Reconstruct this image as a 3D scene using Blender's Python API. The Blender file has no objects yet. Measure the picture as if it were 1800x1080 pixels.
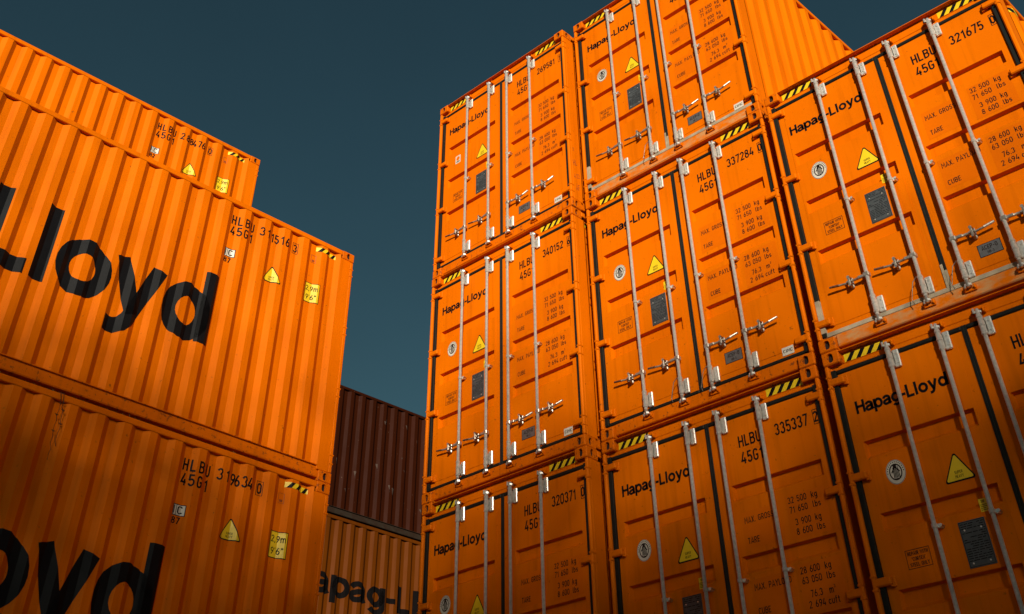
import bpy, math, random
from mathutils import Vector, Matrix
random.seed(7)
S = bpy.context.scene
COL = S.collection
R = math.radians

# ------------------------------------------------------------------ camera
W, H, L = 2.438, 2.896, 12.192          # a forty foot high cube container
cam_d = bpy.data.cameras.new('camera'); cam = bpy.data.objects.new('camera', cam_d); COL.objects.link(cam)
rx = Vector((0.6958, 0.7180, 0.0206)); fw = Vector((-0.5413, 0.5043, 0.6728))
fw.normalize(); rx = (rx - fw*rx.dot(fw)).normalized(); up = rx.cross(fw)
M = Matrix((( rx.x, up.x, -fw.x), (rx.y, up.y, -fw.y), (rx.z, up.z, -fw.z))).to_4x4()
M.translation = Vector((9.142, -8.056, 1.412))
cam.matrix_world = M
cam_d.sensor_width = 36; cam_d.lens = 37.42
cam_d.shift_x = 0.0470; cam_d.shift_y = -0.2360
cam_d.clip_start = 0.05; cam_d.clip_end = 2000
S.camera = cam

# ------------------------------------------------------------------ sun and sky
SUN_AZ, SUN_EL = R(42.5), R(15)            # azimuth from -y towards +x, elevation
sd = Vector((math.cos(SUN_EL)*math.sin(SUN_AZ), -math.cos(SUN_EL)*math.cos(SUN_AZ), math.sin(SUN_EL)))
sun_d = bpy.data.lights.new('sun', 'SUN'); sun = bpy.data.objects.new('sun', sun_d); COL.objects.link(sun)
sun.rotation_euler = sd.to_track_quat('Z', 'Y').to_euler(); sun.location = sd*60
sun_d.energy = 5.0; sun_d.angle = R(1.2); sun_d.color = (1.0, 0.92, 0.78)
wd = bpy.data.worlds.new('World'); S.world = wd; wd.use_nodes = True
nt = wd.node_tree; bg = nt.nodes['Background']
sky = nt.nodes.new('ShaderNodeTexSky'); sky.sky_type = 'NISHITA'; sky.sun_disc = False
sky.sun_elevation = SUN_EL; sky.sun_rotation = math.atan2(sd.x, sd.y)
sky.air_density = 1.0; sky.dust_density = 0.6; sky.ozone_density = 1.0
tint = nt.nodes.new('ShaderNodeMix'); tint.data_type = 'RGBA'; tint.blend_type = 'MULTIPLY'      # a deep teal sky, as through a polariser
tint.inputs[0].default_value = 1.0; tint.inputs[7].default_value = (.30, .465, .40, 1)
thin = nt.nodes.new('ShaderNodeTexNoise'); thin.inputs['Scale'].default_value = 1.7; thin.inputs['Detail'].default_value = 5   # barely visible high veil
tc = nt.nodes.new('ShaderNodeTexCoord'); nt.links.new(tc.outputs['Generated'], thin.inputs['Vector'])
mr = nt.nodes.new('ShaderNodeMapRange'); mr.inputs['From Min'].default_value = .35; mr.inputs['From Max'].default_value = .75; mr.inputs['To Min'].default_value = .96; mr.inputs['To Max'].default_value = 1.16
nt.links.new(thin.outputs['Fac'], mr.inputs['Value'])
veil = nt.nodes.new('ShaderNodeVectorMath'); veil.operation = 'SCALE'; nt.links.new(tint.outputs[2], veil.inputs[0]); nt.links.new(mr.outputs[0], veil.inputs['Scale'])
nt.links.new(sky.outputs[0], tint.inputs[6]); nt.links.new(veil.outputs[0], bg.inputs['Color'])
bg.inputs['Strength'].default_value = 0.05
S.view_settings.view_transform = 'Standard'; S.view_settings.look = 'None'
S.view_settings.exposure = 0.43; S.view_settings.gamma = 1.0
S.render.engine = 'CYCLES'

# ------------------------------------------------------------------ materials
def new_mat(name):
    m = bpy.data.materials.new(name); m.use_nodes = True
    return m, m.node_tree, m.node_tree.nodes['Principled BSDF']
def N(nt, t, **k):
    n = nt.nodes.new(t)
    for a, b in k.items(): setattr(n, a, b)
    return n
def mix(nt, fac, a, b, blend='MIX'):
    n = N(nt, 'ShaderNodeMix', data_type='RGBA', blend_type=blend)
    for s, v in ((n.inputs[0], fac), (n.inputs[6], a), (n.inputs[7], b)):
        if isinstance(v, (int, float)): s.default_value = v
        elif isinstance(v, tuple): s.default_value = (*v, 1)
        else: nt.links.new(v, s)
    return n.outputs[2]
def pos(nt, scale):
    g = N(nt, 'ShaderNodeNewGeometry'); mp = N(nt, 'ShaderNodeMapping')
    nt.links.new(g.outputs['Position'], mp.inputs['Vector']); mp.inputs['Scale'].default_value = scale
    return mp.outputs[0]
def noise(nt, scale, vec=(1, 1, 1), detail=4, rough=.55):
    n = N(nt, 'ShaderNodeTexNoise'); n.inputs['Scale'].default_value = scale
    n.inputs['Detail'].default_value = detail; n.inputs['Roughness'].default_value = rough
    nt.links.new(pos(nt, vec), n.inputs['Vector']); return n.outputs['Fac']
def ramp(nt, f, a, b):
    n = N(nt, 'ShaderNodeMapRange'); n.inputs['From Min'].default_value = a; n.inputs['From Max'].default_value = b
    nt.links.new(f, n.inputs['Value']); return n.outputs[0]
def mul(nt, f, k):
    n = N(nt, 'ShaderNodeMath', operation='MULTIPLY'); nt.links.new(f, n.inputs[0])
    if isinstance(k, (int, float)): n.inputs[1].default_value = k
    else: nt.links.new(k, n.inputs[1])
    return n.outputs[0]
def paint(name, base, worn, rust=(.09, .03, .012), rough=.5, streak=.42, spots=.62, dust=0., dustcol=(.42, .30, .17), bump=.12, spec=.03):
    m, nt, p = new_mat(name)
    c = mix(nt, mul(nt, ramp(nt, noise(nt, 1.1), .35, .7), .55), base, worn)
    c = mix(nt, mul(nt, ramp(nt, noise(nt, 1.0, (14, 14, .55), 5), .52, .8), streak), c, tuple(x*.55 for x in worn))
    c = mix(nt, mul(nt, ramp(nt, noise(nt, 22, (1, 1, 1), 6, .65), spots+.07, spots+.14), .75), c, rust)
    if dust:
        f = mul(nt, ramp(nt, noise(nt, 7, (1, 1, 2.2), 6, .68), .42, .66), dust)
        c = mix(nt, f, c, dustcol)
    nt.links.new(c, p.inputs['Base Color'])
    r = N(nt, 'ShaderNodeMapRange'); nt.links.new(noise(nt, 6, (1, 1, .5)), r.inputs['Value'])
    r.inputs['To Min'].default_value = rough-.08; r.inputs['To Max'].default_value = rough+.16
    nt.links.new(r.outputs[0], p.inputs['Roughness'])
    p.inputs['Specular IOR Level'].default_value = spec
    b = N(nt, 'ShaderNodeBump'); b.inputs['Strength'].default_value = bump; b.inputs['Distance'].default_value = .03
    nt.links.new(noise(nt, 2.6, (1, 1, 1), 3), b.inputs['Height']); nt.links.new(b.outputs[0], p.inputs['Normal'])
    return m
def plain(name, col, rough=.6, metal=0., var=.25, vs=18, spec=.4):
    m, nt, p = new_mat(name)
    c = mix(nt, ramp(nt, noise(nt, vs, (1, 1, 1), 5), .3, .75), col, tuple(x*(1-var) for x in col))
    nt.links.new(c, p.inputs['Base Color'])
    p.inputs['Roughness'].default_value = rough; p.inputs['Metallic'].default_value = metal
    p.inputs['Specular IOR Level'].default_value = spec
    return m
ORANGE = paint('orange paint', (.64, .131, .0), (.53, .100, .0), spots=.575, rust=(.16, .045, .006), bump=.2)
ORANGE_DUSTY = paint('dusty orange paint', (.61, .132, .001), (.54, .118, .004), dust=.8, spots=.6, dustcol=(.42, .27, .12))
ORANGE_OLD_SHADED = paint('older orange paint darkened for shade', (.095, .023, .001), (.07, .016, .001), streak=.6, spots=.56)  # base colour darkened to stand in for shade on the far stack
ORANGE_CHIPPED = paint('chipped orange paint', (.60, .118, .0), (.47, .085, .002), spots=.50, streak=.5, rust=(.11, .035, .012))
MAROON = paint('maroon paint', (.028, .0054, .0014), (.019, .0040, .0012), streak=.5, spots=.6, rust=(.16, .10, .07))
SOOTY = paint('dust covered maroon paint', (.024, .014, .009), (.02, .012, .009), dust=.8, dustcol=(.026, .022, .016))
RUBBER = plain('black rubber', (.009, .010, .008), .6, var=.4, spec=.2)
RUBBER_DUSTY = plain('dusty rubber', (.42, .34, .23), .9, var=.55, vs=9)
GALV = plain('galvanised steel', (.84, .79, .71), .34, .58, var=.34, vs=40, spec=.6)
GALV_DIRTY = plain('worn galvanised steel', (.55, .48, .40), .36, .65, var=.6, vs=45)
BLACK = plain('black lettering', (.006, .006, .007), .55, var=.3, vs=6, spec=.09)
INK = plain('dark ink', (.018, .008, .006), .6, spec=.15)
FAINT = plain('faded brown ink', (.26, .045, .008), .7)
WHITE = plain('white sticker', (.56, .52, .44), .5, var=.12)
BLACK_OLD = plain('weathered black lettering', (.006, .005, .005), .9, spec=.0)
YELLOW = plain('yellow sticker', (.74, .50, .010), .45, var=.12)
SLATE = plain('grey data plate', (.085, .095, .10), .45, .3, var=.35, vs=14)
TIN = plain('aluminium plate', (.17, .165, .165), .5, .5, var=.3, vs=20)
HOLE = plain('casting cavity', (.02, .007, .004), .9)
STEELDARK = plain('dark steel floor', (.03, .025, .02), .8)
STRAW = plain('dry straw', (.30, .20, .08), .9, var=.6)

# ------------------------------------------------------------------ mesh building
class MB:
    def __init__(s): s.v = []; s.f = []; s.m = []; s.sm = []
    def face(s, pts, mi=0, sm=False):
        b = len(s.v); s.v += [tuple(p) for p in pts]; s.f.append(tuple(range(b, b+len(pts)))); s.m.append(mi); s.sm.append(sm)
    def box(s, x0, x1, y0, y1, z0, z1, c=.004, mi=0):
        c = min(c, abs(x1-x0)*.3, abs(y1-y0)*.3, abs(z1-z0)*.3)
        X, Y, Z = (x0, x1), (y0, y1), (z0, z1); d = (c, -c); V = {}
        b = len(s.v)
        for i in (0, 1):
            for j in (0, 1):
                for k in (0, 1):
                    for a in (0, 1, 2):
                        q = [X[i]+d[i], Y[j]+d[j], Z[k]+d[k]]
                        q[a] = (X[i], Y[j], Z[k])[a]
                        V[i, j, k, a] = len(s.v); s.v.append(tuple(q))
        F = []
        for a, o in ((0, (1, 2)), (1, (0, 2)), (2, (0, 1))):
            for e in (0, 1):
                q = []
                for u, w in ((0, 0), (1, 0), (1, 1), (0, 1)):
                    k = [0, 0, 0]; k[a] = e; k[o[0]] = u; k[o[1]] = w; q.append(V[(*k, a)])
                F.append(tuple(q))
            for u in (0, 1):
                for w in (0, 1):
                    k0 = [0, 0, 0]; k0[o[0]] = u; k0[o[1]] = w; k1 = list(k0); k1[a] = 1
                    F.append((V[(*k0, o[0])], V[(*k1, o[0])], V[(*k1, o[1])], V[(*k0, o[1])]))
        for i in (0, 1):
            for j in (0, 1):
                for k in (0, 1): F.append(tuple(V[i, j, k, a] for a in (0, 1, 2)))
        for f in F: s.f.append(f); s.m.append(mi); s.sm.append(False)
    def tube(s, pts, r, n=10, mi=0, cap=True):
        pts = [Vector(p) for p in pts]; rr = r if isinstance(r, (list, tuple)) else [r]*len(pts)
        rings = []
        t0 = (pts[1]-pts[0]).normalized()
        ref = Vector((0, 0, 1)) if abs(t0.z) < .9 else Vector((1, 0, 0))
        for i, p in enumerate(pts):
            t = (pts[min(i+1, len(pts)-1)]-pts[max(i-1, 0)]).normalized()
            a = t.cross(ref).normalized(); bb = t.cross(a)
            b = len(s.v)
            for k in range(n):
                an = 2*math.pi*k/n; s.v.append(tuple(p+(a*math.cos(an)+bb*math.sin(an))*rr[i]))
            rings.append(b)
        for i in range(len(pts)-1):
            for k in range(n):
                s.f.append((rings[i]+k, rings[i]+(k+1) % n, rings[i+1]+(k+1) % n, rings[i+1]+k)); s.m.append(mi); s.sm.append(True)
        if cap:
            for b in (rings[0], rings[-1]):
                s.f.append(tuple(b+k for k in range(n))); s.m.append(mi); s.sm.append(False)
    def prism(s, poly, ax, a0, a1, mi=0):                 # polygon in the two other axes, extruded along ax
        def mk(p, a):
            q = [0, 0, 0]; o = [i for i in (0, 1, 2) if i != ax]; q[ax] = a; q[o[0]], q[o[1]] = p; return tuple(q)
        n = len(poly); b = len(s.v)
        s.v += [mk(p, a0) for p in poly]+[mk(p, a1) for p in poly]
        s.f += [tuple(range(b, b+n)), tuple(range(b+n, b+2*n))]+[(b+i, b+(i+1) % n, b+n+(i+1) % n, b+n+i) for i in range(n)]
        s.m += [mi]*(n+2); s.sm += [False]*(n+2)
    def mesh(s, name, mats):
        me = bpy.data.meshes.new(name); me.from_pydata(s.v, [], s.f)
        for m in mats: me.materials.append(m)
        me.polygons.foreach_set('material_index', s.m); me.polygons.foreach_set('use_smooth', s.sm)
        me.update(); return me
def link(name, me, parent=None, mats=None):
    o = bpy.data.objects.new(name, me); COL.objects.link(o)
    if parent: o.parent = parent
    if mats:
        for i, m in enumerate(mats): o.material_slots[i].link = 'OBJECT'; o.material_slots[i].material = m
    return o
def build(mb, name, mats, parent=None):
    return link(name, mb.mesh(name, mats if isinstance(mats, (list, tuple)) else [mats]), parent)

# ------------------------------------------------------------------ lettering: strokes of constant width
def arc(cx, cy, ax, ay, a0, a1, n=9):
    return [(cx+ax*math.cos(R(a0+(a1-a0)*i/n)), cy+ay*math.sin(R(a0+(a1-a0)*i/n))) for i in range(n+1)]
def rr(l, b, r, t, q):
    return arc(r-q, t-q, q, q, 90, 0, 5)+arc(r-q, b+q, q, q, 0, -90, 5)+arc(l+q, b+q, q, q, -90, -180, 5)+arc(l+q, t-q, q, q, 180, 90, 5)
l_, r_, b_, t_ = .07, .45, .07, .93
def C(*p): return ('c', list(p[0]))
DIN = {
 '0': (.52, [C(rr(l_, b_, r_, t_, .19))]), 'O': (.56, [C(rr(l_, b_, .49, t_, .2))]), 'D': (.54, [C([(l_, b_), (l_, t_)]+arc(.27, t_-.2, .2, .2, 90, 0, 5)+arc(.27, b_+.2, .2, .2, 0, -90, 5))]),
 '1': (.40, [[(.06, .72), (.27, .90), (.27, 0)]]),
 '2': (.52, [arc(.26, .735, .19, .195, 175, -30, 9)+[(l_, b_), (r_+.04, b_)]]),
 '3': (.52, [arc(.25, .72, .18, .21, 165, -80, 9), arc(.25, .29, .20, .22, 85, -165, 10)]),
 '4': (.54, [[(.32, 1), (.06, .28), (.52, .28)], [(.38, .52), (.38, 0)]]),
 '5': (.52, [[(.44, t_), (.11, t_), (.09, .55)]+arc(.25, .33, .2, .26, 130, -160, 10)]),
 '6': (.52, [C(arc(.26, .31, .19, .24, 0, 345, 14)), [(.075, .36), (.12, .58), (.36, 1)]]),
 '7': (.50, [[(.04, t_), (.44, t_), (.18, 0)]]),
 '8': (.52, [C(arc(.26, .29, .195, .22, 0, 340, 14)), C(arc(.26, .735, .165, .195, 0, 340, 12))]),
 '9': (.52, [C(arc(.26, .69, .19, .24, 0, 345, 14)), [(.445, .64), (.40, .42), (.16, 0)]]),
 'A': (.56, [[(.04, 0), (.28, 1), (.52, 0)], [(.12, .27), (.44, .27)]]),
 'B': (.54, [C([(l_, b_), (l_, t_)]+arc(.29, .735, .17, .195, 90, -90, 6)+arc(.30, .30, .18, .23, 90, -90, 6)), [(l_, .535), (.28, .535)]]),
 'C': (.52, [arc(.26, t_-.19, .19, .19, 10, 180, 6)+arc(.26, b_+.19, .19, .19, 180, 350, 6)]),
 'E': (.48, [[(.44, t_), (l_, t_), (l_, b_), (.44, b_)], [(l_, .5), (.40, .5)]]),
 'F': (.46, [[(.44, t_), (l_, t_), (l_, 0)], [(l_, .5), (.38, .5)]]),
 'G': (.54, [arc(.26, t_-.19, .19, .19, 10, 180, 6)+arc(.26, b_+.19, .19, .19, 180, 360, 6)+[(.45, .46), (.27, .46)]]),
 'H': (.54, [[(l_, 0), (l_, 1)], [(.47, 0), (.47, 1)], [(l_, .5), (.47, .5)]]),
 'I': (.22, [[(.11, 0), (.11, 1)]]), 'L': (.46, [[(l_, 1), (l_, b_), (.44, b_)]]),
 'M': (.66, [[(l_, 0), (l_, 1), (.33, .4), (.59, 1), (.59, 0)]]), 'N': (.56, [[(l_, 0), (l_, 1), (.49, 0), (.49, 1)]]),
 'P': (.52, [[(l_, 0), (l_, t_)]+arc(.27, .69, .18, .24, 90, -90, 7)+[(l_, .45)]]),
 'R': (.54, [[(l_, 0), (l_, t_)]+arc(.27, .70, .18, .23, 90, -90, 7)+[(l_, .47)], [(.27, .47), (.47, 0)]]),
 'S': (.52, [arc(.26, .72, .18, .21, 15, 265, 10)+arc(.26, .285, .19, .22, 90, -165, 10)]),
 'T': (.50, [[(.02, t_), (.48, t_)], [(.25, 0), (.25, t_)]]), 'U': (.54, [[(l_, 1)]+arc(.27, .27, .2, .2, 180, 360, 9)+[(.47, 1)]]),
 'V': (.54, [[(.04, 1), (.27, 0), (.50, 1)]]), 'W': (.74, [[(.04, 1), (.20, 0), (.37, .9), (.54, 0), (.70, 1)]]),
 'X': (.54, [[(.04, 0), (.50, 1)], [(.04, 1), (.50, 0)]]), 'Y': (.54, [[(.04, 1), (.27, .48), (.50, 1)], [(.27, .48), (.27, 0)]]),
 '.': (.20, [[(.10, 0), (.10, .14)]]), ',': (.20, [[(.12, .14), (.06, -.12)]]), "'": (.20, [[(.10, 1), (.10, .72)]]), '"': (.30, [[(.08, 1), (.08, .72)], [(.22, 1), (.22, .72)]]),
 '-': (.38, [[(.04, .43), (.34, .43)]]), ' ': (.34, []), '/': (.4, [[(.03, -.05), (.37, 1.05)]]),
 'k': (.48, [[(l_, 0), (l_, 1)], [(.42, .7), (l_, .30)], [(.18, .42), (.44, 0)]]),
 'g': (.50, [C(arc(.25, .36, .18, .29, 0, 345, 12)), [(.43, .70), (.43, -.08)]+arc(.25, -.08, .18, .17, 0, -150, 6)]),
 'l': (.30, [[(l_+.03, 1), (l_+.03, .15), (.26, b_)]]), 'b': (.50, [C(arc(.25, .36, .18, .29, 0, 345, 12)), [(l_, 0), (l_, 1)]]),
 's': (.46, [arc(.23, .50, .15, .15, 15, 265, 8)+arc(.23, .21, .16, .14, 90, -165, 8)]),
 'm': (.72, [[(l_, 0), (l_, .72)], [(l_, .5)]+arc(.215, .5, .145, .17, 180, 0, 6)+[(.36, 0)], [(.36, .5)]+arc(.505, .5, .145, .17, 180, 0, 6)+[(.65, 0)]]),
 'c': (.46, [arc(.25, .36, .18, .29, 40, 320, 10)]), 'u': (.50, [[(l_, .72)]+arc(.25, .25, .18, .18, 180, 360, 7)+[(.43, .72)]]),
 'f': (.36, [arc(.26, .82, .13, .13, 75, 180, 5)+[(.13, 0)], [(.01, .66), (.33, .66)]]), 't': (.36, [[(.14, .95), (.14, .18)]+arc(.24, .17, .10, .10, 180, 300, 4), [(.01, .66), (.33, .66)]]),
}
GR = {
 'H': (.74, [[(.095, 0), (.095, 1)], [(.645, 0), (.645, 1)], [(.095, .53), (.645, .53)]]),
 'a': (.66, [arc(.31, .46, .225, .19, 165, 0, 9)+[(.535, .16), (.60, .02)], C([(.52, .40), (.30, .36)]+arc(.26, .20, .175, .135, 110, 290, 8)+[(.42, .10), (.52, .22)])]),
 'p': (.72, [C(arc(.38, .355, .25, .29, 0, 348, 20)), [(.095, .735), (.095, -.27)]]),
 'g': (.72, [C(arc(.34, .365, .25, .28, 0, 348, 20)), [(.61, .735), (.61, 0)]+arc(.345, -.01, .265, .19, 0, -155, 9)]),
 '-': (.42, [[(.04, .36), (.38, .36)]]), 'L': (.60, [[(.095, 1), (.095, .09), (.58, .09)]]), 'l': (.30, [[(.15, 0), (.15, 1)]]),
 'o': (.74, [C(arc(.37, .365, .268, .28, 0, 348, 22))]),
 'y': (.72, [[(.10, .735), (.37, .02)], [(.625, .735), (.385, .09), (.335, -.05), (.27, -.135), (.18, -.178), (.05, -.178)]]),
 'd': (.74, [C(arc(.36, .355, .25, .29, 0, 348, 20)), [(.645, 0), (.645, 1)]]),
}
def stroke(path, t):
    """quads of a mitred stroke in the plane"""
    closed = isinstance(path, tuple); pts = [Vector((*p, 0)) for p in (path[1] if closed else path)]
    n = len(pts); A = []
    for i, p in enumerate(pts):
        a = pts[i-1] if (i or closed) else None; b = pts[(i+1) % n] if (i < n-1 or closed) else None
        d1 = (p-a).normalized() if a is not None else None; d2 = (b-p).normalized() if b is not None else None
        if d1 is None: d1 = d2
        if d2 is None: d2 = d1
        m = d1+d2
        m = m.normalized() if m.length > 1e-4 else d1
        nn = Vector((-m.y, m.x, 0)); k = t/2/max(.5, nn.dot(Vector((-d1.y, d1.x, 0))))
        A.append(((p+nn*k), (p-nn*k)))
    out = []
    for i in range(n if closed else n-1):
        a, b = A[i], A[(i+1) % n]; out.append([(q.x, q.y) for q in (a[0], b[0], b[1], a[1])])
    return out
def text_quads(txt, x, z, h, font=DIN, t=.135, sx=1., track=.10, adv=None):
    """polygons of a line of text; x is its left end, z its baseline, h the cap height"""
    out = []; cx = x
    for ch in txt:
        if ch not in font: cx += .4*h*sx; continue
        w, ps = font[ch]
        for p in ps:
            for q in stroke(p, t): out.append([(cx+a*h*sx, z+b*h) for a, b in q])
        cx += (adv if adv else (w+track)*h*sx)
    return out
def text_width(txt, h, font=DIN, sx=1., track=.10): return sum((font[c][0]+track)*h*sx for c in txt)-track*h*sx
def rect(x0, x1, z0, z1): return [[(x0, z0), (x1, z0), (x1, z1), (x0, z1)]]
def frame(x0, x1, z0, z1, t):
    return rect(x0, x1, z0, z0+t)+rect(x0, x1, z1-t, z1)+rect(x0, x0+t, z0+t, z1-t)+rect(x1-t, x1, z0+t, z1-t)
def hazard(x0, x1, z0, z1, n=4, lean=1):
    """the black stripes of a yellow and black hazard strip"""
    out = []; p = (x1-x0)/n; hh = (z1-z0)
    for i in range(n):
        a = x0+p*(i+.42)-hh*.5*lean*.8
        q = [(a, z0), (a+p*.46, z0), (a+p*.46+hh*.8*lean, z1), (a+hh*.8*lean, z1)]
        out.append([(min(max(x, x0), x1), z) for x, z in q])
    return out

# ------------------------------------------------------------------ the corrugated side
def side_profile(length=L):
    P = [(.02, 0), (.207, 0)]; y = .207
    while y < length-.42:
        P += [(y+.064, .046), (y+.140, .046), (y+.204, .003), (y+.2845, .003)]; y += .2845
    P += [(length-.02, 0)]
    return P
def depth_at(P, y):
    if y <= P[0][0]: return P[0][1]
    for (a, da), (b, db) in zip(P, P[1:]):
        if y <= b: return da+(db-da)*(y-a)/(b-a) if b > a else db
    return P[-1][1]
def clip(poly, k, lo, hi):
    for s, lim in ((1, lo), (-1, hi)):
        o = []
        for a, b in zip(poly, poly[1:]+poly[:1]):
            fa, fb = s*(a[0]-lim), s*(b[0]-lim)
            if fa >= 0: o.append(a)
            if (fa > 0 > fb) or (fa < 0 < fb):
                u = fa/(fa-fb); o.append((a[0]+(b[0]-a[0])*u, a[1]+(b[1]-a[1])*u))
        poly = o
        if len(poly) < 3: return []
    return poly
def on_side(mb, polys, P, side, mi=0, off=.0022):
    """lay polygons given as (y, z) onto the corrugated face of side -1 (x = 0) or +1 (x = W)"""
    ys = [p[0] for p in P]
    for q in polys:
        a, b = min(p[0] for p in q), max(p[0] for p in q)
        for y0, y1 in zip(ys, ys[1:]):
            if y1 <= a or y0 >= b: continue
            c = clip(q, 0, y0, y1)
            if len(c) >= 3:
                pts = []
                for y, z in c:
                    d = depth_at(P, y)-off
                    pts.append((d if side < 0 else W-d, y, z))
                mb.face(pts, mi)
def on_door(mb, polys, y, mi=0):
    for q in polys: mb.face([(x, y, z) for x, z in q], mi)
PROF = side_profile()

# ------------------------------------------------------------------ shared meshes of a container
def holed_casting(mb, x0, y0, z0, outx, fronty, top):
    """corner casting 162 x 178 x 118 with oval holes on its outer side and its end face"""
    x1, y1, z1 = x0+.162, y0+.178, z0+.118; c = .009
    mbt = MB(); mbt.box(x0, x1, y0, y1, z0, z1, c)
    skip = set()
    # box faces come in the order x0, x1 ... ; drop the two that carry holes
    order = []; i = 0
    for a in (0, 1, 2):
        order += [(a, 0, i), (a, 1, i+1)]; i += 6
    for a, e, idx in order:
        if (a == 0 and e == outx) or (a == 1 and e == fronty): skip.add(idx)
    b = len(mb.v); mb.v += mbt.v
    for i, f in enumerate(mbt.f):
        if i not in skip: mb.f.append(tuple(b+k for k in f)); mb.m.append(0); mb.sm.append(False)
    def ring(u0, u1, w0, w1, mk, ru, rw, dirn):
        cu, cw = (u0+u1)/2, (w0+w1)/2; n = 20; E = []; Q = []
        for k in range(n):
            an = 2*math.pi*(k+.5)/n; cs, sn = math.cos(an), math.sin(an)
            sq = lambda v, e: math.copysign(abs(v)**e, v)
            E.append((cu+ru*sq(cs, .75), cw+rw*sq(sn, .75)))
            m = max(abs(cs)/((u1-u0)/2), abs(sn)/((w1-w0)/2)); Q.append((cu+cs/m, cw+sn/m))
        corners = [(u1, w1), (u0, w1), (u0, w0), (u1, w0)]
        for k in range(n):
            j = (k+1) % n
            pts = [E[k], Q[k]]
            a0 = math.atan2(Q[k][1]-cw, Q[k][0]-cu); a1 = math.atan2(Q[j][1]-cw, Q[j][0]-cu)
            for cc in corners:
                ac = math.atan2(cc[1]-cw, cc[0]-cu)
                if a1 < a0: a1 += 2*math.pi
                if a0 < ac < a1 or a0 < ac+2*math.pi < a1: pts.append(cc)
            pts += [Q[j], E[j]]
            mb.face([mk(u, w, 0) for u, w in pts], 0)
            mb.face([mk(*E[k], 0), mk(*E[j], 0), mk(*E[j], .028), mk(*E[k], .028)], 0)
        mb.face([mk(u, w, .026) for u, w in E], 1)
    X = x1 if outx else x0; sx = -1 if outx else 1
    ring(y0+c, y1-c, z0+c, z1-c, lambda u, w, d: (X+sx*d, u, w), .027, .040, 0)
    Y = y1 if fronty else y0; sy = -1 if fronty else 1
    ring(x0+c, x1-c, z0+c, z1-c, lambda u, w, d: (u, Y+sy*d, w), .028, .040, 1)
ME = {}
for ex in (0, 1):
    for ey in (0, 1):
        for ez in (0, 1):
            mb = MB(); holed_casting(mb, ex*(W-.162), ey*(L-.178), ez*(H-.118), ex, ey, ez)
            ME['casting', ex, ey, ez] = mb.mesh('corner_casting', [ORANGE_CHIPPED, HOLE])
        mb = MB()
        xo = 0 if not ex else W; sx = 1 if not ex else -1
        def bx(a0, a1, y0, y1, z0=.118, z1=H-.118, c=.005):
            x0, x1 = sorted((xo+sx*a0, xo+sx*a1)); yy = sorted((y0, y1) if not ey else (L-y0, L-y1)); mb.box(x0, x1, yy[0], yy[1], z0, z1, c)
        bx(.001, .040, .003, .055, c=.013)                                   # the post's front edge, rounded
        bx(.0035, .05, .048, .210)                                            # its side
        if not ey:
            for zc in (2.63, 1.83, 1.05, .27):                                # the hinge lugs welded on the post
                for dz in (-.058, .036): bx(-.003, .044, -.0005, .058, zc+dz, zc+dz+.020, .005)
        ME['post', ex, ey] = mb.mesh('corner_post', [ORANGE])
for ex, side in ((0, -1), (1, 1)):
    mb = MB(); X = lambda d: d if side < 0 else W-d
    z0, z1 = .166, H-.075
    for (a, da), (b, db) in zip(PROF[1:-1], PROF[2:-1]):
        mb.face([(X(da), a, z0), (X(db), b, z0), (X(db), b, z1), (X(da), a, z1)])
    ME['side', ex] = mb.mesh('side_wall', [ORANGE])
    mb = MB(); q = sorted((X(.002), X(.062))); mb.box(q[0], q[1], .178, L-.178, H-.072, H-.008, .006)
    ME['top_rail', ex] = mb.mesh('top_rail', [ORANGE])
    mb = MB(); q = sorted((X(.022), X(.034))); mb.box(q[0], q[1], .178, L-.178, .044, .158, .003)
    q = sorted((X(.0), X(.06))); mb.box(q[0], q[1], .200, L-.200, .156, .167, .003)
    q = sorted((X(.022), X(.10))); mb.box(q[0], q[1], .178, L-.178, .036, .0425, .002)
    ME['bottom_rail', ex] = mb.mesh('bottom_rail', [ORANGE_CHIPPED])
mb = MB(); mb.box(.06, W-.06, .06, L-.06, H-.030, H-.020, .003)
for k in range(24): mb.box(.12, W-.12, .35+k*.5, .60+k*.5, H-.020, H-.008, .005)
ME['roof'] = mb.mesh('roof', [ORANGE])
mb = MB(); mb.box(.04, W-.04, .06, L-.06, .13, .15, .002)
for k in range(36): mb.box(.11, W-.11, .25+k*.33, .30+k*.33, .02, .128, .002)
ME['floor'] = mb.mesh('floor', [STEELDARK])
mb = MB(); n = 7; p = (W-.36)/n
for k in range(n):
    x = .18+p*k; xs = [x, x+p*.24, x+p*.5, x+p*.74, x+p]; ds = [.03, .03, .07, .07, .03]
    for i in range(4): mb.face([(xs[i], L-ds[i], .12), (xs[i+1], L-ds[i+1], .12), (xs[i+1], L-ds[i+1], H-.12), (xs[i], L-ds[i], H-.12)])
mb.box(.05, W-.05, L-.06, L-.01, .02, .125); mb.box(.05, W-.05, L-.06, L-.01, H-.125, H-.02)
ME['end'] = mb.mesh('end_wall', [ORANGE])
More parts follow.
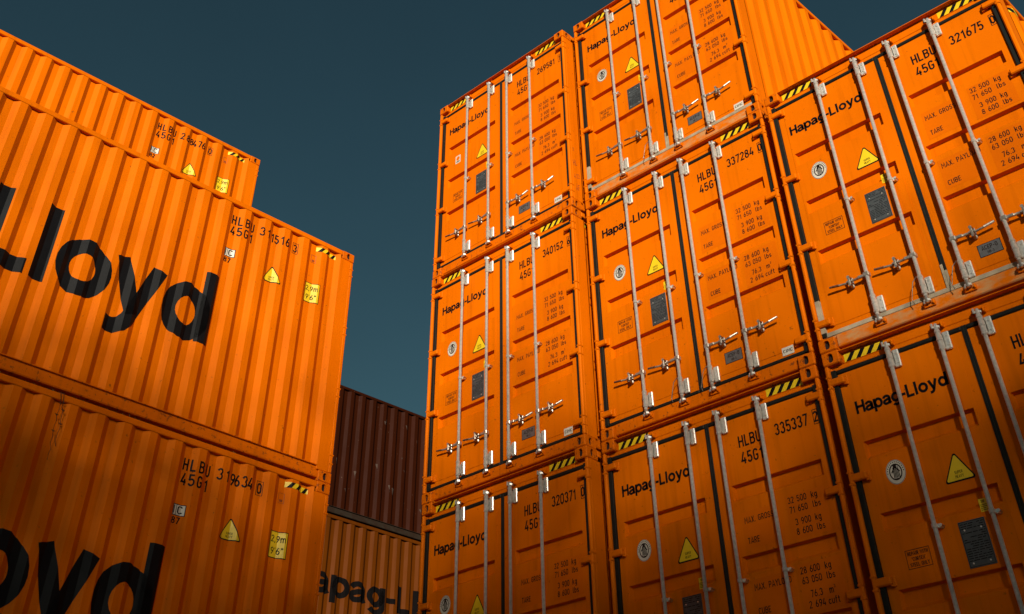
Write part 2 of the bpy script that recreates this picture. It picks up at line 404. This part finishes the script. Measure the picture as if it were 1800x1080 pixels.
# header and sill of the door end
mb = MB(); mb.box(.1635, W-.1635, .056, .12, 2.778, 2.862); mb.box(.042, W-.042, .0575, .12, 2.739, 2.7775)
mb.box(.1635, W-.1635, .002, .125, 2.870, 2.878, .002)
ME['header'] = mb.mesh('door_header', [ORANGE])
mb = MB(); mb.box(.1635, W-.1635, .038, .13, .026, .143, .008); mb.box(.042, W-.042, .046, .12, .1185, .1425)
ME['sill'] = mb.mesh('door_sill', [ORANGE_CHIPPED])
YD = .055                                                                     # plane of the door sheets
def leaf(x0, x1, s0, s1, g0, g1, bands):
    """a door leaf: frame round a pressed sheet with three grooves"""
    mb = MB(); zb, zt = .183, 2.699; y = YD; d = .044; z0, z1 = .235, 2.590; yb = YD+.004; yk = YD+.05
    # frame of the leaf as four borders (the sheet stands 4 mm proud of it)
    for q in (rect(x0, x1, zb, z0)+rect(x0, x1, z1, zt)+rect(x0, s0, z0, z1)+rect(s1, x1, z0, z1)): mb.face([(a, yb, b) for a, b in q])
    for p, q in (((x0, zb), (x1, zb)), ((x1, zb), (x1, zt)), ((x1, zt), (x0, zt)), ((x0, zt), (x0, zb))):
        mb.face([(p[0], yb, p[1]), (q[0], yb, q[1]), (q[0], yk, q[1]), (p[0], yk, p[1])])
    for p, q in (((s0, z0), (s1, z0)), ((s1, z0), (s1, z1)), ((s1, z1), (s0, z1)), ((s0, z1), (s0, z0))):
        mb.face([(p[0], y, p[1]), (q[0], y, q[1]), (q[0], yb, q[1]), (p[0], yb, p[1])])
    cur = z0
    for zc in sorted(bands):
        a, b = zc-.105, zc+.035; m0, m1 = a+.034, b-.009
        mb.face([(s0, y, cur), (s1, y, cur), (s1, y, a), (s0, y, a)])
        mb.face([(s0, y, a), (g0, y, a), (g0, y, b), (s0, y, b)]); mb.face([(g1, y, a), (s1, y, a), (s1, y, b), (g1, y, b)])
        h0, h1 = g0+.012, g1-.012
        mb.face([(g0, y, a), (g1, y, a), (h1, y+d, m0), (h0, y+d, m0)])
        mb.face([(h0, y+d, m0), (h1, y+d, m0), (h1, y+d, m1), (h0, y+d, m1)])
        mb.face([(h0, y+d, m1), (h1, y+d, m1), (g1, y, b), (g0, y, b)])
        mb.face([(g0, y, a), (h0, y+d, m0), (h0, y+d, m1), (g0, y, b)]); mb.face([(g1, y, a), (h1, y+d, m0), (h1, y+d, m1), (g1, y, b)])
        cur = b
    mb.face([(s0, y, cur), (s1, y, cur), (s1, y, z1), (s0, y, z1)])
    return mb
ME['leaf', 0] = leaf(.086, 1.191, .150, 1.122, .172, 1.100, (2.062, 1.498, .950)).mesh('door', [ORANGE])
ME['leaf', 1] = leaf(1.236, 2.352, 1.368, 2.345, 1.390, 2.284, (2.085, 1.492, .945)).mesh('door', [ORANGE])
for i, (x0, x1, xa, xb) in enumerate(((.0415, 1.2125, .085, 1.192), (1.2135, W-.0415, 1.235, 2.353))):
    mb = MB()
    ya, yb = (.032, .051) if i == 0 else (.051, .032); mb.box(x0, xa, ya, .10, .150, 2.738, .002); mb.box(xb, x1, yb, .10, .150, 2.738, .002)
    mb.box(xa, xb, .046, .10, 2.700, 2.738, .009); mb.box(xa, xb, .046, .10, .147, .182, .008)
    ME['gasket', i] = mb.mesh('gasket', [RUBBER])
mb = MB(); mb.box(-.048, .100, .004, .046, -.030, .030, .009); mb.box(.07, .118, .040, .058, -.040, .040, .006); mb.tube([(-.030, .018, -.070), (-.030, .018, .066)], .0115, 10)
mb.prism([(.058, -.028), (.112, -.028), (.112, -.042)], 1, .030, .052)
ME['hinge', 0] = mb.mesh('hinge', [ORANGE])
mb2 = MB(); mb2.v = [(-a, b, c) for a, b, c in mb.v]; mb2.f, mb2.m, mb2.sm = mb.f, mb.m, mb.sm
ME['hinge', 1] = mb2.mesh('hinge', [ORANGE])
# locking bar (about its own axis): bar, sleeves, brackets, cams at both ends
YB = -.001
def bar_mesh(dirty=False):
    mb = MB()
    mb.tube([(0, YB, .155), (0, YB, 2.745)], .0166, 14)
    for z0, z1 in ((.175, .345), (2.575, 2.745)):
        mb.tube([(0, YB, z0), (0, YB, z1)], .0212, 14)
        for zz in (z0+.012, (z0+z1)/2, z1-.016): mb.tube([(0, YB, zz-.006), (0, YB, zz+.006)], .0245, 14)
        mb.box(.012, .068, .030, .0535, z0+.010, z1-.012, .006); mb.box(-.030, .03, .030, .0535, z0+.03, z1-.03, .005)
        for zz in (z0+.045, z1-.048):
            mb.tube([(.050, .024, zz), (.050, .034, zz)], .0085, 8)
    # cams
    for z, s in ((2.775, 1), (.120, -1)):
        mb.tube([(0, YB, z-.035*s), (0, YB, z+.024*s)], [.019, .013], 12)
        mb.prism([(-.026, -.008), (-.016, .026), (.020, .030), (.027, .006), (.010, -.014)], 2, z-.010, z+.008)
        mb.tube([(-.028, YB-.006, z-.010), (-.028, YB-.006, z+.030*s)], .010, 8)
    # middle clip
    mb.tube([(0, YB, 1.318), (0, YB, 1.346)], .0225, 12); mb.box(.010, .046, .010, .053, 1.318, 1.346, .004); mb.tube([(.044, .004, 1.332), (.044, .05, 1.332)], .011, 8)
    # painted keepers on header and sill
    for z, s in ((2.790, 1), (.098, -1)):
        mb.box(-.052, -.036, .006, .054, z-.018, z+.020, .004, 1); mb.box(.036, .050, .006, .054, z-.018, z+.020, .004, 1)
        mb.box(-.050, .050, .022, .054, z+.0205*s-.006, z+.0205*s+.006, .003, 1)
    # worn paint spacer blocks in the grooves, on the sheet
    return mb.mesh('locking_bar', [GALV, ORANGE])
ME['bar'] = bar_mesh()
def handle_mesh(s):
    mb = MB(); T = lambda x: s*x
    def bx(x0, x1, y0, y1, z0, z1, c=.004): q = sorted((T(x0), T(x1))); mb.box(q[0], q[1], y0, y1, z0, z1, c)
    bx(-.024, .030, -.018, .030, .522, .566, .006)                            # the clamp on the bar
    bx(.026, .085, -.012, .010, .530, .556, .004)
    mb.tube([(T(.06), .006, .543), (T(.13), .004, .541), (T(.20), .008, .538), (T(.28), .003, .545), (T(.360), -.004, .554)], [.012, .011, .010, .0095, .007], 10)
    mb.tube([(T(.27), .003, .545), (T(.360), -.004, .554)], [.012, .010], 8)
    # retainer: plate on the sheet, cross piece and hasp
    bx(.150, .184, .030, .0535, .492, .592, .008); bx(.157, .177, -.008, .032, .520, .530, .003)
    bx(.157, .177, -.014, -.006, .500, .585, .004); mb.tube([(T(.167), -.016, .580), (T(.167), .032, .580)], .014, 10); mb.tube([(T(.167), -.014, .505), (T(.167), .032, .505)], .012, 10)
    bx(.140, .194, -.011, -.005, .534, .550, .003)
    return mb.mesh('handle', [GALV_DIRTY])
ME['handle', 0] = handle_mesh(-1); ME['handle', 1] = handle_mesh(1)
BARX = (.590, 1.026, 1.375, 1.808)

# ------------------------------------------------------------------ shared markings of the doors
def marks(name, polys_by_mat, y=YD-.0016):
    mb = MB(); mats = []
    for i, (m, polys, dy) in enumerate(polys_by_mat):
        mats.append(m); on_door(mb, polys, y-dy, i)
    return mb.mesh(name, mats)
def ell(cx, cz, a, b, n=28): return [[(cx+a*math.cos(2*math.pi*k/n), cz+b*math.sin(2*math.pi*k/n)) for k in range(n)]]
def ellring(cx, cz, a, b, t, n=28):
    return [[(cx+k1*math.cos(w), cz+k2*math.sin(w)) for k1, k2, w in ((a, b, w0), (a, b, w1), (a-t, b-t, w1), (a-t, b-t, w0))]
            for w0, w1 in ((2*math.pi*i/n, 2*math.pi*(i+1)/n) for i in range(n))]
h = .107
ME['name'] = marks('lettering', [(BLACK, text_quads('Hapag-Lloyd', .178, 2.326, h, GR, .20, 1.03, .022), 0)])
tri = lambda cx, z0, w, hh: [[(cx-w/2, z0), (cx+w/2, z0), (cx, z0+hh)]]
def rtri(cx, z0, w, hh, r):
    P = []
    for (x, z), a0 in (((cx-w/2+r*1.75, z0+r), 150), ((cx+w/2-r*1.75, z0+r), 270), ((cx, z0+hh-2*r), 30)):
        P += [(x+r*math.cos(R(a0+120*k/5)), z+r*math.sin(R(a0+120*k/5))) for k in range(6)]
    return [P]
def centred(txt, cx, z, hh, **k): return text_quads(txt, cx-text_width(txt, hh, k.get('font', DIN), k.get('sx', 1.), k.get('track', .10))/2, z, hh, **k)
ME['sign'] = marks('warning_sign', [(BLACK, rtri(.852, 1.606, .252, .222, .016), 0), (YELLOW, rtri(.852, 1.618, .216, .190, .010), .0006),
    (INK, centred('SUPER', .852, 1.664, .021, t=.15)+centred('HEAVY', .852, 1.634, .021, t=.15), .0012)])
fig = []
for k in range(5): fig += [[(.378-.022+k*.011, 1.755+.004*(k % 2)), (.378-.014+k*.011, 1.755), (.378-.012+k*.009, 1.84+.006*(k % 3)), (.378-.020+k*.010, 1.835)]]
fig += ell(.378, 1.845, .015, .017)+[[(.340, 1.80), (.350, 1.795), (.378, 1.835), (.372, 1.842)]]+[[(.416, 1.80), (.406, 1.795), (.378, 1.835), (.384, 1.842)]]+rect(.345, .411, 1.746, 1.752)
dots = []
for k in range(14):
    w = 2*math.pi*k/26; c, s_ = math.cos(w), math.sin(w)
    dots += [[(.378+.066*c-.0035, 1.800+.077*s_-.005), (.378+.066*c+.0035, 1.800+.077*s_-.005), (.378+.066*c+.0035, 1.800+.077*s_+.005), (.378+.066*c-.0035, 1.800+.077*s_+.005)]]
ME['emblem'] = marks('emblem', [(WHITE, ell(.378, 1.80, .081, .094), 0), (INK, ellring(.378, 1.80, .079, .092, .003)+dots+ellring(.378, 1.80, .054, .064, .010)+fig, .0006)])
ME['tag'] = marks('emblem', [(WHITE, rect(.318, .418, 1.735, 1.865), 0), (ORANGE, ell(.368, 1.815, .034, .036), .0006), (INK, rect(.335, .402, 1.752, 1.762)+rect(.335, .402, 1.766, 1.772), .0007)])
ME['small'] = marks('sticker', [(YELLOW, rect(.930, .990, 1.362, 1.452), 0), (INK, centred('TIR', .960, 1.424, .018, t=.16)+rect(.937, .983, 1.408, 1.412)+rect(.937, .983, 1.396, 1.400)+rect(.937, .975, 1.384, 1.388)+rect(.937, .983, 1.372, 1.376), .0006)])
mb = MB(); mb.box(.738, .938, YD-.004, YD+.001, 1.016, 1.332, .0015)
rows = []
random.seed(3)
for k in range(17):
    z = 1.308-k*.0155; x = .752
    while x < .915:
        w = random.uniform(.012, .05)
        if random.random() < .78: rows += rect(x, min(x+w, .925), z, z+.0055)
        x += w+.007
on_door(mb, rows, YD-.0047, 1)
for a, b in ((.775, 1.27), (.90, 1.27), (.775, 1.045), (.90, 1.045)): mb.tube([(a, YD-.008, b), (a, YD-.003, b)], .006, 8, 2)
on_door(mb, frame(.744, .932, 1.022, 1.326, .003), YD-.0049, 1)
ME['plate'] = mb.mesh('data_plate', [SLATE, BLACK, GALV])
ME['repair'] = marks('repair_notice', [(INK, frame(.292, .484, 1.100, 1.232, .0042)+centred('REPAIR WITH', .388, 1.192, .026, t=.17)+centred("'CORTEN'", .388, 1.153, .026, t=.17)+centred('STEEL ONLY', .388, 1.114, .026, t=.17), 0)])
d = []
tq = lambda s, x, z, hh=.050: text_quads(s, x, z, hh, DIN, .14, .98, .10)
d += tq('MAX. GROSS', 1.468, 1.778)+tq('TARE', 1.474, 1.612)+tq('MAX. PAYLOAD', 1.468, 1.246)+tq('CUBE', 1.474, 1.066)
for s, x, z in (('32 500', 1.908, 1.836), ('kg', 2.130, 1.836), ('71 650', 1.911, 1.758), ('lbs', 2.130, 1.758), ('3 900', 1.945, 1.656), ('kg', 2.130, 1.656), ('8 600', 1.942, 1.580), ('lbs', 2.130, 1.580),
                ('28 600', 1.908, 1.284), ('kg', 2.130, 1.284), ('63 050', 1.910, 1.208), ('lbs', 2.130, 1.208), ('76.3', 1.966, 1.104), ('m', 2.130, 1.104), ('2 694', 1.935, 1.028), ('cuft', 2.105, 1.028)): d += tq(s, x, z, .053)
d += text_quads('3', 2.174, 1.138, .024, DIN, .15)
PATCH = plain('repainted patch', (.60, .113, .0), .45, var=.06, spec=.06)
ME['data'] = marks('lettering', [(PATCH, rect(1.445, 1.775, 1.575, 1.875)+rect(1.888, 2.262, 1.555, 1.905)+rect(1.445, 1.785, 1.035, 1.335)+rect(1.888, 2.275, .995, 1.360), -.0006), (INK, d, 0)])
ME['acep'] = marks('inspection_plate', [(BLACK, rect(1.520, 1.714, .322, .436), 0), (TIN, rect(1.525, 1.709, .327, .431), .0006), (INK, centred('ACEP-0', 1.617, .378, .038, t=.15)+centred('HB-3', 1.617, .340, .024, t=.15), .0012)])
ME['maker'] = marks('sticker', [(WHITE, rect(2.120, 2.240, .196, .272), 0), (INK, centred('CIMC', 2.180, .220, .030, t=.17, sx=1.45), .0006)])
hz = MB(); on_door(hz, rect(.180, .552, 2.784, 2.852), .0548, 0); on_door(hz, hazard(.180, .552, 2.784, 2.852, 4), .0542, 1)
ME['hazard', 0] = hz.mesh('hazard_stripes', [YELLOW, BLACK])
hz = MB(); on_door(hz, rect(1.888, 2.262, 2.784, 2.852), .0548, 0); on_door(hz, hazard(1.888, 2.262, 2.784, 2.852, 4), .0542, 1)
ME['hazard', 1] = hz.mesh('hazard_stripes', [YELLOW, BLACK])
for ex, side in ((0, -1), (1, 1)):
    hz = MB(); z0, z1 = H-.166, H-.108
    on_side(hz, rect(.262, .560, z0, z1), PROF, side, 0); on_side(hz, [[(.82-x, z) for x, z in q] for q in hazard(.262, .560, z0, z1, 3)], PROF, side, 1, .003)
    ME['side_hazard', ex] = hz.mesh('hazard_stripes', [YELLOW, BLACK])

# ------------------------------------------------------------------ a container
def container(name, label, cat, loc, rot=0., group=None, serial=None, check='', doors=True, tag_emblem=False, dusty=0., text=True, side_text=None, side=0, colour=None, scale_z=1., wires=(), hazards=True):
    root = bpy.data.objects.new(name, None); COL.objects.link(root)
    root.location = loc; root.rotation_euler = (0, 0, rot); root.scale = (1, 1, scale_z)
    root['label'] = label; root['category'] = cat
    if group: root['group'] = group
    K = [colour] if colour else None
    def pt(nm, me, parent=root, mats=K, at=None):
        o = link(nm, me, parent, mats)
        if at: o.location = at
        return o
    sides = {}
    for ex in (0, 1):
        for ey in (0, 1):
            for ez in (0, 1): pt('corner_casting', ME['casting', ex, ey, ez], mats=[colour, HOLE] if colour else None)
            pt('corner_post', ME['post', ex, ey])
        sides[ex] = pt('side_wall', ME['side', ex]); pt('top_rail', ME['top_rail', ex]); pt('bottom_rail', ME['bottom_rail', ex])
        if hazards: pt('hazard_stripes', ME['side_hazard', ex], sides[ex], None)
    pt('roof', ME['roof']); pt('floor', ME['floor'], mats=None); pt('end_wall', ME['end'])
    hd = pt('door_header', ME['header']); pt('door_sill', ME['sill'], mats=[ORANGE_DUSTY] if dusty else K)
    if hazards:
        for i in (0, 1): pt('hazard_stripes', ME['hazard', i], hd, None)
    for i in (0, 1):
        dr = pt('door', ME['leaf', i])
        g = pt('gasket', ME['gasket', i], dr, None)
        if not doors: continue
        for x in BARX[2*i:2*i+2]:
            pt('locking_bar', ME['bar'], dr, None, (x, 0, 0)); pt('handle', ME['handle', i], dr, None, (x, 0, 0))
        for z in (2.63, 1.83, 1.05, .27): pt('hinge', ME['hinge', i], dr, None, (.056 if i == 0 else W-.056, 0, z))
        if not text: continue
        if i == 0:
            pt('lettering', ME['name'], dr, None); pt('warning_sign', ME['sign'], dr, None); pt('emblem', ME['tag' if tag_emblem else 'emblem'], dr, None)
            pt('sticker', ME['small'], dr, None); pt('data_plate', ME['plate'], dr, None); pt('repair_notice', ME['repair'], dr, None)
        else:
            pt('lettering', ME['data'], dr, None); pt('inspection_plate', ME['acep'], dr, None); pt('sticker', ME['maker'], dr, None)
            if serial is not None:
                mb = MB(); hh = .104
                on_door(mb, text_quads('HLBU', 1.527, 2.424, hh, DIN, .15, .95, .11), YD-.0016); build(mb, 'owner_code', BLACK, dr); mb = MB()
                on_door(mb, text_quads('45G1', 1.530, 2.274, hh, DIN, .15, .95, .11), YD-.0016); build(mb, 'size_code', BLACK, dr); mb = MB()
                if not serial: mb = None
                if mb: on_door(mb, text_quads(serial, 1.906, 2.424, hh, DIN, .15, .90, .09), YD-.0016); build(mb, 'serial_number', BLACK, dr); mb = MB()
                if mb: on_door(mb, centred(check, 2.316, 2.430, .092, t=.16, sx=.84)+frame(2.290, 2.342, 2.410, 2.540, .0055), YD-.0016)
                if mb: build(mb, 'check_digit', BLACK, dr)
        if dusty:
            g.material_slots[0].link = 'OBJECT'; g.material_slots[0].material = RUBBER
            mb = MB(); x0, x1 = ((.0405, 1.2122) if i == 0 else (1.2138, W-.0405))
            mb.box(x0, x1, .0430, .056, .146, .184, .002)
            if i == 0: mb.box(1.190, 1.2122, .0485, .056, .1845, .40, .002); mb.box(.0412, .086, .030, .07, .1845, .50, .002)
            else: mb.box(1.2138, 1.236, .0485, .056, .1845, .34, .002)
            build(mb, 'dusty_seal', RUBBER_DUSTY, dr)
        for k in wires:
            if k//2 == i:
                x = BARX[k]; mb = MB()
                mb.tube([(x-.02, -.02, .34), (x-.06, -.028, .30), (x-.085, -.02, .24), (x-.115, -.012, .16), (x-.105, -.01, .12), (x-.11, -.008, .14)], .0035, 6)
                build(mb, 'seal_wire', GALV_DIRTY, dr)
    if side_text:
        ser, chk, uic, bigtext = side_text
        sw = sides[side]; sg = -1 if side == 0 else 1
        # on side 0 reading runs from large y to small y
        fl = lambda polys: [[(-a, b) for a, b in q] for q in polys]
        mb = MB()
        on_side(mb, fl([q for ch, a in zip('HLBU', (1.764, 1.684, 1.602, 1.516)) for q in text_quads(ch, -a, H-.318, .118, DIN, .15, .92)]), PROF, sg); build(mb, 'owner_code', BLACK, sw); mb = MB()
        on_side(mb, fl([q for ch, a in zip('45G1', (1.757, 1.682, 1.600, 1.500)) for q in text_quads(ch, -a, H-.462, .118, DIN, .15, .92)]), PROF, sg); build(mb, 'size_code', BLACK, sw); mb = MB()
        on_side(mb, fl([q for ch, a in zip(ser, (1.384, 1.292, 1.214, 1.160, 1.090, 1.026)) for q in text_quads(ch, -a, H-.318, .118, DIN, .15, .92)]), PROF, sg); build(mb, 'serial_number', BLACK, sw); mb = MB()
        on_side(mb, fl(centred(chk, -.860, H-.316, .108, t=.15, sx=.95)+frame(-.898, -.822, H-.335, H-.188, .005)), PROF, sg)
        build(mb, 'check_digit', BLACK, sw)
        mb = MB(); on_side(mb, fl(rect(-1.785, -1.655, H-.755, H-.648)), PROF, sg, 0)
        on_side(mb, fl(frame(-1.785, -1.655, H-.755, H-.648, .007)+rect(-1.748, -1.742, H-.75, H-.655)+text_quads('I', -1.776, H-.737, .075, DIN, .14)+text_quads('C', -1.732, H-.737, .075, DIN, .14, 1.4)+text_quads(uic, -1.778, H-.830, .062, DIN, .15, 1.3)), PROF, sg, 1, .0030)
        build(mb, 'code_plate', [WHITE, BLACK], sw)
        mb = MB(); on_side(mb, fl(rtri(-1.128, H-.845, .250, .225, .014)), PROF, sg, 0); on_side(mb, fl(rtri(-1.128, H-.834, .216, .194, .010)), PROF, sg, 1, .0028)
        on_side(mb, fl(centred('SUPER', -1.128, H-.788, .022, t=.15)+centred('HEAVY', -1.128, H-.818, .022, t=.15)), PROF, sg, 2, .0034)
        build(mb, 'warning_sign', [BLACK, YELLOW, INK], sw)
        mb = MB(); on_side(mb, fl(rect(-.658, -.458, H-.882, H-.622)), PROF, sg, 0); on_side(mb, fl(rect(-.650, -.466, H-.874, H-.630)), PROF, sg, 1, .0028)
        on_side(mb, fl(centred('2,9m', -.558, H-.728, .066, t=.13)+centred('9\'6"', -.560, H-.845, .068, t=.13)), PROF, sg, 2, .0034)
        build(mb, 'height_placard', [BLACK, YELLOW, BLACK], sw)
        mb = MB(); on_side(mb, fl(frame(-.615, -.545, H-.34, H-.235, .004)), PROF, sg, 0); on_side(mb, fl(rect(-.600, -.560, H-.325, H-.300)), PROF, sg, 0)
        build(mb, 'small_marking', FAINT, sw)
        if bigtext:
            mb = MB(); A = .845; T = text_width('Hapag-Lloyd', A, GR, .985, .0)
            on_side(mb, fl(text_quads('Hapag-Lloyd', -1.790-T, H-1.905, A, GR, .195, .985, .0)), PROF, sg)
            build(mb, 'lettering', BLACK, sw)
    return root

# ------------------------------------------------------------------ the yard
gm, nt, p = new_mat('worn asphalt')
c = mix(nt, ramp(nt, noise(nt, .35), .35, .7), (.050, .048, .046), (.072, .068, .062)); c = mix(nt, mul(nt, ramp(nt, noise(nt, 60), .4, .7), .4), c, (.10, .095, .09))
nt.links.new(c, p.inputs['Base Color']); p.inputs['Roughness'].default_value = .9
mb = MB(); mb.face([(-600, -600, 0), (600, -600, 0), (600, 600, 0), (-600, 600, 0)])
g = build(mb, 'ground', gm); g['kind'] = 'structure'

DOORS = 'orange containers stacked with their doors to the yard'
LONG = 'orange containers stacked with a long side to the yard'
BACK = 'containers far back between the stacks'
def right(col, tier, serial, check, label, **k):
    x, y = {'A': (0, 0), 'B': (2.583, .059), 'C': (5.145, -.055)}[col]
    x += random.uniform(-.007, .007); y += random.uniform(-.006, .006)                # stacked a few millimetres off true
    return container('shipping_container', label, 'shipping container', (x, y, tier*H), R(random.uniform(-.05, .05)), DOORS, serial, check, **k)
right('A', 3, '269581', '1', 'orange container numbered 269581, top of the door stack nearest the dark gap', tag_emblem=True)
right('A', 2, '340152', '6', 'orange container numbered 340152, directly under container 269581')
right('A', 1, '320371', '0', 'dim orange container numbered 320371, low in the stack beside the dark gap')
right('B', 3, '', '', 'tallest orange container with dusty door sill and bright ribbed side against the sky', dusty=1, wires=(1,))
right('B', 2, '337284', '0', 'orange container numbered 337284 in the middle of the door wall', wires=(1, 2))
right('B', 1, '335337', '2', 'orange container numbered 335337, beneath container 337284')
right('C', 2, '321675', '0', 'orange container numbered 321675 with sand dust along its bottom door seal', dusty=1, wires=(1, 2))
right('C', 1, '', '', 'shaded orange container beneath the dusty container 321675 at the right edge')
for col, above in (('A', '320371'), ('B', '335337')):
    right(col, 0, None, '', 'orange container standing on the ground under container %s' % above, text=False, doors=False)
right('C', 0, None, '', 'orange container standing on the ground below the two at the right edge', text=False, doors=False)

def leftc(x, y, tier, yaw, label, st=None, **k):
    return container('shipping_container', label, 'shipping container', (x, y, tier*H), math.pi+R(yaw), LONG, side_text=st, side=0, text=False, **k)
leftc(-.275, -1.08, 2, -1.5, 'orange ribbed container numbered 311516 with large black lettering, in the sun', ('311516', '3', '87', True))
leftc(-.275, -1.08, 1, -1.5, 'darker orange ribbed container numbered 319634 with large lettering cut by the lower edge', ('319634', '0', '87', True))
leftc(-.275, -1.08, 0, -1.5, 'orange ribbed container standing on the ground under container 319634', doors=False)
leftc(-2.935, -1.14, 3, -1.8, 'orange ribbed container numbered 288476, highest and furthest back at the left', ('288476', '0', '82', True))
for t in (2, 1, 0): leftc(-2.935, -1.14, t, -1.8, 'orange ribbed container hidden in the row behind, below container 288476', doors=False)

TH = R(-2.9)
def backc(tier, colour, label, sz=1.):
    return container('shipping_container', label, 'shipping container', (-10.29, .1, tier*H), TH, BACK, doors=False, text=False, colour=colour, scale_z=sz, hazards=False)
m = backc(3, MAROON, 'dark maroon container on top of the stack seen through the gap', 2.591/H)
for o in m.children:
    if o.name.startswith('bottom_rail'): o.material_slots[0].material = SOOTY
for ch in m.children:
    if ch.data == ME['side', 1]:
        mb = MB(); random.seed(9); sc = []
        for k in range(14):
            a, b = random.uniform(4.2, 7.0), random.uniform(.5, 2.5); w, l = random.uniform(.004, .012), random.uniform(.02, .16)
            sc.append([(a, b), (a+w, b), (a+w+random.uniform(-.05, .05), b+l), (a+random.uniform(-.03, .03), b+l)])
        on_side(mb, sc, PROF, 1); build(mb, 'scratches', plain('scraped primer', (.055, .032, .022), .9), ch)
o = backc(2, ORANGE_OLD_SHADED, 'old orange container with small black lettering under the maroon container')
for ch in o.children:
    if ch.name.startswith('side_wall') and ch.data == ME['side', 1]:
        mb = MB(); A = .47
        on_side(mb, text_quads('Hapag-Lloyd', 3.785, H-1.40, A, GR, .20, 1.22, .045), PROF, 1)
        build(mb, 'lettering', BLACK_OLD, ch)
for t in (1, 0): backc(t, ORANGE_OLD_SHADED, 'old orange container low in the stack beneath the maroon container')

for post in [o for o in bpy.data.objects if o.parent and o.parent.get('label', '').startswith('orange container numbered 269581') and o.data == ME['post', 1, 0]]:
    mb = MB(); q = []
    for txt, y, z, hh in (('X', .075, .84, .055), ('HL', .070, .62, .085), ('4/22', .070, .43, .062), ('AF', .10, .25, .080)): q += [[(a+.10*(z-b), b+.35*(a-.07)) for a, b in w] for w in text_quads(txt, y, z, hh, DIN, .085, .8, .06)]
    for w in q: mb.face([(W-.0022, a, b) for a, b in w])
    build(mb, 'chalk_writing', FAINT, post)
# dry straw caught in the gap between the two lettered containers, and a strand of wire hanging from it
mb = MB(); random.seed(11)
for k in range(150):
    s = random.choice((random.uniform(.4, 4.2), random.uniform(2.2, 3.4)))
    a = random.uniform(0, 3.14); ln = random.uniform(.015, .05)
    x = -.345-s*.0262+random.uniform(-.03, .010); y = -1.08-s; z = 2*H+random.uniform(-.004, .030)
    d = Vector((random.uniform(-.3, .6), math.cos(a), math.sin(a)*.7))*ln
    mb.tube([(x, y, z), (x+d.x*.5, y+d.y*.5, z+d.z*.5+random.uniform(-.01, .01)), (x+d.x, y+d.y, z+d.z)], .0022, 4)
st = build(mb, 'dry_straw', STRAW); st['kind'] = 'stuff'; st['label'] = 'wisps of dry straw caught in the gap between two stacked containers'; st['category'] = 'straw'

# ------------------------------------------------------------------ unseen trees added behind the viewer, towards the sun, to shade the lower tiers
BARK = plain('bark', (.07, .055, .04), .9); LEAF = plain('leaf', (.05, .085, .02), .6)
hx = Vector((math.sin(SUN_AZ), -math.cos(SUN_AZ), 0)); px = Vector((-hx.y, hx.x, 0))
DIST = 44.; RISE = DIST*math.tan(SUN_EL)
def od(z):  # leaf density by height, set to fade the sunlight downwards
    T = ((10.6, 0.), (9.2, .04), (8.2, .10), (7.4, .24), (6.7, .60), (6.0, 1.25), (5.2, 2.2), (4.4, 3.2), (3.0, 3.8), (-3., 3.8))
    if z >= T[0][0]: return 0.
    for (a, da), (b, db) in zip(T, T[1:]):
        if z >= b: return da+(db-da)*(a-z)/(a-b)
    return 0.
random.seed(21)
LS = .30
for i in range(9):
    c = hx*DIST+px*((i-4)*5.2)+Vector((1, -1, 0)); dz = random.uniform(-.35, .35)
    t = bpy.data.objects.new('added_shade_tree', None); COL.objects.link(t); t.location = c
    t['label'] = 'unseen tree behind the viewer, added to shade the lower tiers'; t['category'] = 'tree'; t['group'] = 'unseen trees added for shade'
    mb = MB(); mb.tube([(0, 0, -.1), (.1, 0, 6), (-.05, .1, 14), (0, 0, RISE+6.5)], [.38, .3, .2, .03], 10)
    for k in range(14):
        a = random.uniform(0, 6.28); z = random.uniform(9, RISE+3); mb.tube([(0, 0, z), (math.cos(a)*1.2, math.sin(a)*1.2, z+1.2), (math.cos(a)*2.2, math.sin(a)*2.2, z+2.8)], [.08, .05, .015], 6)
    build(mb, 'trunk', BARK, t)
    mb = MB(); z = -6.
    while z < 10.6:
        n = od(z)*5.2*.1/(LS*LS*.25)
        for k in range(int(n)+(random.random() < n-int(n))):
            u = random.uniform(-2.6, 2.6); v = random.uniform(-1.6, 1.6)
            lat = (i-4)*5.2+u; sh = min(2.7, .42*lat) if lat > 0 else min(1.2, -.15*lat)      # crowns lowered sideways, most at the right, to ease the shade
            q = px*u+hx*v; o = Vector((q.x, q.y, z+RISE+v*math.tan(SUN_EL)+dz-sh+random.uniform(0, .1)))
            a = Vector((random.gauss(0, 1), random.gauss(0, 1), random.gauss(0, 1))).normalized(); b = a.orthogonal().normalized(); b = (Matrix.Rotation(random.uniform(0, 6.28), 3, a) @ b)
            c2 = a.cross(b); e = LS*random.uniform(.8, 1.2)
            mb.face([o-b*e*.55, o+c2*e*.42, o+b*e*.62, o-c2*e*.42])
        z += .1
    build(mb, 'shade_crown', LEAF, t)

mb = MB(); random.seed(5)
for dy, ln in ((0, .62), (.035, .48)):
    pts = [(-.405, -4.27+dy, 5.80), (-.350, -4.262+dy, 5.785)]
    for k in range(1, 13):
        f = k/12; pts.append((-.346+random.uniform(-.012, .006), -4.255+dy+.05*f+random.uniform(-.010, .010), 5.78-ln*f))
    mb.tube(pts, .0032, 5)
    for k in (3, 5, 8): x, y, z = pts[k]; mb.tube([(x, y-.02, z+.012), (x+.01, y, z), (x, y+.02, z+.008)], [.002, .007, .002], 5)
o = build(mb, 'dead_creeper', plain('dead stem', (.09, .030, .010), .9)); o['label'] = 'thin dead creeper hanging down the ribbed side from the gap at far left'; o['category'] = 'creeper'
